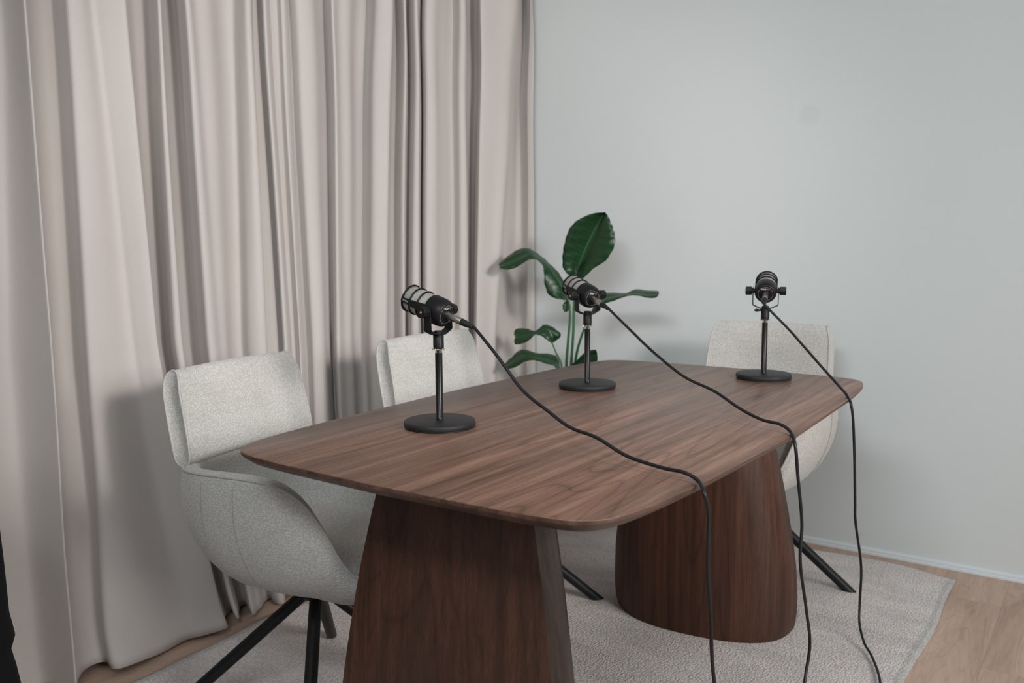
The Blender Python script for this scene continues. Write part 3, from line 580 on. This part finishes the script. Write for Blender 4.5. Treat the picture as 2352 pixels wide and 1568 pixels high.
for i, (loc, rz, foot, lab) in enumerate(CH):
    r = chair0 if i == 0 else copy_tree(chair0)
    r.location = loc; r.rotation_euler = (0, 0, rz); r.scale = (1, 1, .984); tag(r, lab, 'chair', 'swivel armchairs around the table')
    for ch in r.children:
        if ch.name.startswith('leg'): ch.rotation_euler = (0, 0, math.radians(foot) - rz)

# ------------------------------------------------------------------ microphone stands and microphones
def build_stand():
    root = empty('microphone_stand')
    bm = bmesh.new(); lathe(bm, [(.0765, .0022), (.0785, .004), (.0785, .0115), (.0775, .0138), (.0755, .0150), (.02, .0152), (.0085, .0154)], n=96)
    link('base', bm, M['cast_black'], root, angle=50)
    bm = bmesh.new(); lathe(bm, [(.0735, 0), (.0770, .0004), (.0770, .0026), (.0735, .0026)], n=72)
    link('rubber_ring', bm, M['rubber'], root)
    bm = bmesh.new(); lathe(bm, [(.0085, .015), (.0085, .020), (.0080, .0205), (.0080, .163)], n=32)
    pl = link('pole', bm, M['pole_black'], root, angle=50)
    bm = bmesh.new(); lathe(bm, [(.0079, .163), (.0079, .1695), (.0122, .1700), (.0128, .1712), (.0122, .1724), (.0070, .1728)], n=32)
    for k in range(8):
        a = 2 * math.pi * k / 8; add_box(bm, (math.cos(a) * .0125 - .001, math.sin(a) * .0125 - .001, .1700), (math.cos(a) * .0125 + .001, math.sin(a) * .0125 + .001, .1724))
    link('locking_ring', bm, M['chrome'], root, angle=50)
    return root
def text_mesh(name, s, size, mat, parent, origin, xd, yd, depth=.0002):
    cu = bpy.data.curves.new(name, 'FONT'); cu.body = s; cu.size = size; cu.extrude = depth; cu.align_x = 'CENTER'; cu.align_y = 'CENTER'
    t = bpy.data.objects.new(name, cu); COL.objects.link(t)
    dg = bpy.context.evaluated_depsgraph_get(); me = bpy.data.meshes.new_from_object(t.evaluated_get(dg))
    bpy.data.objects.remove(t); me.materials.clear(); me.materials.append(mat); me.name = name
    o = bpy.data.objects.new(name, me); COL.objects.link(o); o.parent = parent
    x = Vector(xd).normalized(); y = Vector(yd).normalized(); z = x.cross(y)
    m = Matrix((x, y, z)).transposed().to_4x4(); m.translation = Vector(origin); o.matrix_local = m
    return o
PIT = math.radians(18)
UA = Vector((math.cos(PIT), 0, math.sin(PIT))); WA = Vector((-math.sin(PIT), 0, math.cos(PIT))); VA = Vector((0, 1, 0))
PV = Vector((0, 0, .0515))
def P3(u, v, w): return PV + UA * u + VA * v + WA * w
def build_mic():
    root = empty('microphone')
    bm = bmesh.new()
    pr = [(.0300, .0165), (.0308, .0160), (.0311, .0145), (.0311, -.008), (.0308, -.013), (.0296, -.0185), (.0280, -.0232), (.0265, -.0252), (.0245, -.0262), (.0232, -.0262), (.0226, -.0250), (.0222, -.0246), (.0004, -.0246)]
    lathe(bm, [(r, u) for r, u in pr], PV, UA, 64)
    body = link('body', bm, M['mic_black'], root, angle=45)
    bm = bmesh.new()
    tube(bm, [P3(-.0252, .0205 * math.cos(t), .0205 * math.sin(t)) for t in [2 * math.pi * k / 48 for k in range(48)]], .00035, 6, closed=True)
    link('face_ring', bm, M['grey_print'], body)
    text_mesh('lettering', 'POD', .0062, M['white_print'], body, P3(-.0248, .0050, .0135), -VA, WA)
    text_mesh('lettering', 'MIC', .0062, M['orange_print'], body, P3(-.0248, -.0062, .0135), -VA, WA)
    # wire mesh head
    bm = bmesh.new(); n = 96; us = [.016, .030, .045, .060, .078, .0815]; rs = [.0282, .0282, .0282, .0282, .0282, .0262]
    uvl = bm.loops.layers.uv.new('UVMap'); vs = []
    for u, r in zip(us, rs): vs.append([bm.verts.new(P3(u, r * math.cos(2 * math.pi * k / n), r * math.sin(2 * math.pi * k / n))) for k in range(n)])
    for a in range(len(us) - 1):
        for k in range(n):
            f = bm.faces.new((vs[a][k], vs[a][(k + 1) % n], vs[a + 1][(k + 1) % n], vs[a + 1][k]))
            for lp, (uu, kk) in zip(f.loops, ((us[a], k), (us[a], k + 1), (us[a + 1], k + 1), (us[a + 1], k))): lp[uvl].uv = (kk / n * 84, uu * 480)
    c = bm.verts.new(P3(.0822, 0, 0))
    for k in range(n):
        f = bm.faces.new((vs[-1][k], vs[-1][(k + 1) % n], c))
        for lp in f.loops:
            d = lp.vert.co - P3(.0815, 0, 0); lp[uvl].uv = (d.dot(VA) * 480, d.dot(WA) * 480)
    link('mesh_grille', bm, M['mesh'], root)
    bm = bmesh.new()
    for u, w in ((.0800, .0034), (.0585, .0030), (.0375, .0030)):
        lathe(bm, [(.0284, u - w / 2), (.0310, u - w / 2), (.0316, u - w / 4), (.0316, u + w / 4), (.0310, u + w / 2), (.0284, u + w / 2)], PV, UA, 64)
    # side plates along the grille, both sides
    for s in (-1, 1):
        for u0, u1, h in ((.0815, .058, .0062), (.060, .036, .0085), (.040, .012, .0115)):
            L = []
            for uu in (u0, u1):
                hh = h if uu == u1 else h * .72
                ring = []
                for ww in (-hh, -hh * .5, 0, hh * .5, hh): ring.append(P3(uu, s * math.sqrt(max(0, .0320 ** 2 - ww ** 2)), ww))
                for ww in (hh, hh * .5, 0, -hh * .5, -hh): ring.append(P3(uu, s * math.sqrt(max(0, .0286 ** 2 - ww ** 2)), ww))
                L.append(ring)
            rings(bm, L, True, True, True)
    cage = link('grille_cage', bm, M['mic_black'], root, angle=40)
    text_mesh('lettering', 'R\u00d8DE', .0060, M['grey_print'], cage, P3(.0685, .0322, 0), -UA, WA)
    text_mesh('lettering', 'R\u00d8DE', .0060, M['grey_print'], cage, P3(.0685, -.0322, 0), UA, WA)
    # yoke strap
    bm = bmesh.new()
    path = [(-.0353, .062), (-.0353, .0130), (-.0340, .0100), (-.0160, .0016), (-.0120, .0006), (.0120, .0006), (.0160, .0016), (.0340, .0100), (.0353, .0130), (.0353, .062)]
    hw = .0108; L = []
    for i, (y, z) in enumerate(path):
        a = Vector((0, *path[max(0, i - 1)])); b = Vector((0, *path[min(len(path) - 1, i + 1)])); t = (b - a).normalized(); nn = Vector((0, -t.z, t.y)) * .00115
        w = hw if .005 < z < .05 else (hw if z < .005 else hw * .8)
        c = Vector((0, y, z)); L.append([c - nn + Vector((-w, 0, 0)), c - nn + Vector((w, 0, 0)), c + nn + Vector((w, 0, 0)), c + nn + Vector((-w, 0, 0))])
    rings(bm, L, True, True, True); bmesh.ops.bevel(bm, geom=[e for e in bm.edges], offset=.0002, segments=1, affect='EDGES')
    lathe(bm, [(.0098, .0012), (.0102, .0022), (.0098, .0032), (.0102, .0042), (.0098, .0052), (.0102, .0062), (.0098, .0075), (.0085, .0082)], n=32)
    link('yoke', bm, M['mic_black'], root, angle=40)
    bm = bmesh.new(); lathe(bm, [(.0105, -.0300), (.0117, -.0292), (.0117, -.0010), (.0110, -.0004)], n=40)
    link('mount_collar', bm, M['mic_black'], root, angle=50)
    for s in (-1, 1):
        bm = bmesh.new()
        lathe(bm, [(.0060, .0300), (.0060, .0345)], PV, (0, s, 0), 24)
        lathe(bm, [(.0085, .0365), (.0088, .0385)], PV, (0, s, 0), 24)
        lathe(bm, [(.0108, .0385), (.0120, .0392), (.0120, .0555), (.0112, .0564), (.0045, .0566)], PV, (0, s, 0), 8)
        kb = link('tilt_knob', bm, M['mic_black'], root, angle=30)
        bm = bmesh.new(); lathe(bm, [(.0026, .0564), (.0026, .0569), (.0020, .0571)], PV, (0, s, 0), 20); link('cap_dot', bm, M['copper_dot'], kb)
    return root
MICS = [((-1.2159, 1.4512), math.pi, 'left end of the table, nearest the camera', 0),
        ((-1.2010, 2.0669), math.pi - .43, 'middle of the three, in front of the plant', 1),
        ((-.8505, 2.4833), math.pi / 2 + .30, 'far end of the table, in front of the chair by the wall', 2)]
stand0 = build_stand(); mic0 = build_mic()
SL = ['black round-based desk stand closest to the camera, carrying the left microphone', 'black round-based desk stand in front of the green plant', 'black round-based desk stand at the far right end of the tabletop']
ML = ['black podcast microphone with silver mesh head at left, nearest the camera and tilted up', 'black podcast microphone with silver mesh head in front of the green plant', 'black podcast microphone seen from behind, against the grey wall, beside its thumb lever']
REAR = []
for i, ((x, y), rz, _, _) in enumerate(MICS):
    st = stand0 if i == 0 else copy_tree(stand0)
    st.location = (x, y, .7501); st.rotation_euler = (0, 0, rz); tag(st, SL[i], 'microphone stand', 'round-based desk stands on the table')
    mc = mic0 if i == 0 else copy_tree(mic0)
    mc.location = (x, y, .7501 + .2030); mc.rotation_euler = (0, 0, rz); tag(mc, ML[i], 'microphone', 'podcast microphones on the table')
    if i == 2:
        bm = bmesh.new(); tube(bm, [(0, .010, -.004), (0, .016, -.005)], .003, 10)
        vs = bmesh.ops.create_uvsphere(bm, u_segments=20, v_segments=12, radius=1)['verts']
        for v in vs: v.co = Vector((v.co.x * .0055, .023 + v.co.y * .0085, -.005 + v.co.z * .0040))
        link('thumb_lever', bm, M['mic_black'], mc)
    Rz = Matrix.Rotation(rz, 3, 'Z'); o = Vector((x, y, .9531))
    REAR.append((o + Rz @ P3(-.0240, 0, 0), Rz @ (-UA)))

# ------------------------------------------------------------------ cables
CL = ['black cable from the left microphone, crossing the table and dropping over its near right edge', 'black cable from the microphone in front of the plant, hanging over the long right edge', 'black cable from the far right microphone, hanging off the far corner down to the rug']
for i, key in enumerate(('1', '2', '3')):
    p0, d = REAR[i]
    root = empty('microphone_cable', p0); tag(root, CL[i], 'cable', 'black cables from the microphones')
    rel = lambda p: Vector(p) - p0
    bm = bmesh.new(); lathe(bm, [(.0070, -.0005), (.0078, .0010), (.0078, .0430), (.0072, .0445)], (0, 0, 0), d, 32)
    link('connector', bm, M['nickel'], root, angle=50)
    bm = bmesh.new(); lathe(bm, [(.0074, .0440), (.0076, .0450), (.0070, .0560), (.0050, .0700), (.0048, .0712), (.0052, .0722), (.0050, .0738), (.0040, .0745)], (0, 0, 0), d, 28)
    link('strain_relief', bm, M['rubber'], root, angle=50)
    pts = DATA['cables'][key]
    ctrl = [d * .070, d * .080] + [rel(p) for p in pts[1:]]
    bm = bmesh.new(); tube(bm, catmull(ctrl, 8), .0034, 12); link('cord', bm, M['cord'], root)

# ------------------------------------------------------------------ curtains
def panel(name, cols, label, extra_left=(), thick=.0016, ztop=2.55):
    """cols: (y, z) of a fold line high up, (y, z) lower down, its y at the floor, and how far it stands out from the rail line"""
    cols = list(extra_left) + [tuple(c) for c in cols]
    bm = bmesh.new(); nz = 100; x0 = -2.27; V = []
    for j in range(nz + 1):
        z = ztop + (.006 - ztop) * (j / nz); pts = []
        for yt, zt, ym, zm, yb, d in cols:
            if z > zm: y = lerp(ym, yt, (z - zm) / (zt - zm))
            else: u = z / zm; y = lerp(yb, ym, .45 * sm(u) + .55 * u)
            low = max(0, 1 - z / .85)
            dd = d * (1 - .22 * low) + .028 * low
            dd += .004 * math.sin(13 * y + 5 * z + 2 * math.sin(3 * z)) + .006 * low * math.sin(9 * z + 23 * y) + .0015 * math.sin(47 * y + 3 * z)
            if z < .15: dd += .014 * (1 - z / .15) ** 2 * (1 + .9 * math.sin(21 * y))
            pts.append(Vector((x0 + dd, y, 0)))
        row = [bm.verts.new((p.x, p.y, z + .009 * max(0, 1 - z / .1) * (1 + math.sin(17 * p.y)))) for p in catmull(pts, 4)]
        V.append(row)
    for j in range(nz):
        for i in range(len(V[0]) - 1): bm.faces.new((V[j][i], V[j][i + 1], V[j + 1][i + 1], V[j + 1][i]))
    o = link(name, bm, M['curtain'])
    so = o.modifiers.new('cloth', 'SOLIDIFY'); so.thickness = thick; so.offset = 0
    tag(o, label, 'curtain', 'floor-length curtain panels on one rail'); return o
EX = [(y, 1.7, y, .9, y, d) for y, d in ((.10, .02), (.19, .11), (.24, .10), (.30, .02), (.37, .02), (.42, .10), (.48, .09), (.55, .01), (.62, .02), (.68, .11), (.74, .09), (.79, .015), (.84, .03), (.89, .10), (.92, .08), (.94, .03))]
panel('curtain', DATA['folds']['A'], 'blush grey floor-length curtain panel at far left, behind the nearest chair', EX)
panel('curtain', DATA['folds']['B'], 'middle blush grey curtain panel, its free hem showing as a thin vertical edge')
panel('curtain', DATA['folds']['C'], 'rightmost blush grey curtain panel, ending in the corner behind the plant')
bm = bmesh.new(); add_box(bm, (-2.285, .05, 2.555), (-2.205, 3.29, 2.61), .004); add_box(bm, (-2.262, .06, 2.545), (-2.228, 3.28, 2.556))
o = link('curtain_rail', bm, M['alu'], smooth=False); tag(o, 'white ceiling rail above the curtain panels', 'curtain rail')

# ------------------------------------------------------------------ plant
def build_plant():
    base = Vector((-1.83, 2.99, .0150)); root = empty('potted_plant', base); tag(root, 'broad-leaved green plant standing in the corner behind the table', 'plant')
    rel = lambda p: Vector(p) - base
    bm = bmesh.new(); lathe(bm, [(.085, .001), (.095, .004), (.125, .20), (.130, .225), (.127, .232), (.119, .230), (.112, .20), (.112, .19)], n=48, cap1=False)
    link('pot', bm, M['pot'], root, angle=50)
    bm = bmesh.new(); lathe(bm, [(.1125, .196), (.06, .203), (.002, .206)], n=32, cap0=False); link('soil', bm, M['soil'], root)
    for k, pts in DATA['stems'].items():
        P = [rel(p) for p in pts]
        foot = Vector((P[0].x * .25, P[0].y * .25, .195)); mid = foot.lerp(P[0], .55) + Vector((P[0].x * .1, 0, 0))
        Q = catmull([foot, mid] + P, 6); m = len(Q)
        bm = bmesh.new(); r0 = .0062 if k in 'abc' else .0045
        tube(bm, Q, [lerp(r0 * 1.25, r0 * .6, i / (m - 1)) for i in range(m)], 10); link('stem', bm, M['stem'], root)
    for k, rows in DATA['leaves'].items():
        mid = catmull([rel(r[0]) for r in rows], 5); lf = catmull([rel(r[1]) for r in rows], 5); rt = catmull([rel(r[2]) for r in rows], 5)
        bm = bmesh.new(); uvl = bm.loops.layers.uv.new('UVMap'); n = len(mid); V = []; U = []
        ts = [0, .25, .5, .75, 1]
        for i in range(n):
            row = []; wav = .0025 * math.sin(i * 1.7)
            for t in ts[::-1]:
                p = mid[i].lerp(lf[i], t); bulge = Vector((0, -.012, 0)) * math.sin(t * math.pi) * min(1, (lf[i] - mid[i]).length / .06)
                row.append(bm.verts.new(p + bulge + Vector((0, wav * t, 0))))
            for t in ts[1:]:
                p = mid[i].lerp(rt[i], t); bulge = Vector((0, -.012, 0)) * math.sin(t * math.pi) * min(1, (rt[i] - mid[i]).length / .06)
                row.append(bm.verts.new(p + bulge + Vector((0, -wav * t, 0))))
            V.append(row)
        w = len(V[0])
        for i in range(n - 1):
            for j in range(w - 1):
                f = bm.faces.new((V[i][j], V[i][j + 1], V[i + 1][j + 1], V[i + 1][j]))
                for lp, (a, b) in zip(f.loops, ((i, j), (i, j + 1), (i + 1, j + 1), (i + 1, j))): lp[uvl].uv = (b / (w - 1), a / (n - 1))
        o = link('leaf', bm, M['leaf'], root); so = o.modifiers.new('blade', 'SOLIDIFY'); so.thickness = .0012; so.offset = 0
build_plant()

# ------------------------------------------------------------------ black padded case at the far left edge
def build_case():
    bm = bmesh.new(); c = Vector((-1.95, .70)); loops = []
    for z, r in ((0.001, .150), (.01, .165), (.08, .172), (.17, .168), (.24, .158), (.28, .150), (.31, .160), (.36, .152), (.46, .150), (.56, .146), (.64, .138), (.69, .120), (.71, .09), (.715, .04)):
        loops.append([(c.x + r * .8 * math.cos(t) * (1 + .03 * math.sin(3 * t)), c.y + r * math.sin(t), z) for t in [2 * math.pi * k / 48 for k in range(48)]])
    rings(bm, [[(x, y, z + .0145) for x, y, z in L] for L in loops], True, True, True)
    o = link('equipment_bag', bm, M['bag']); tag(o, 'black soft equipment bag cut off by the left edge of the photo, before the curtain', 'bag')
build_case()
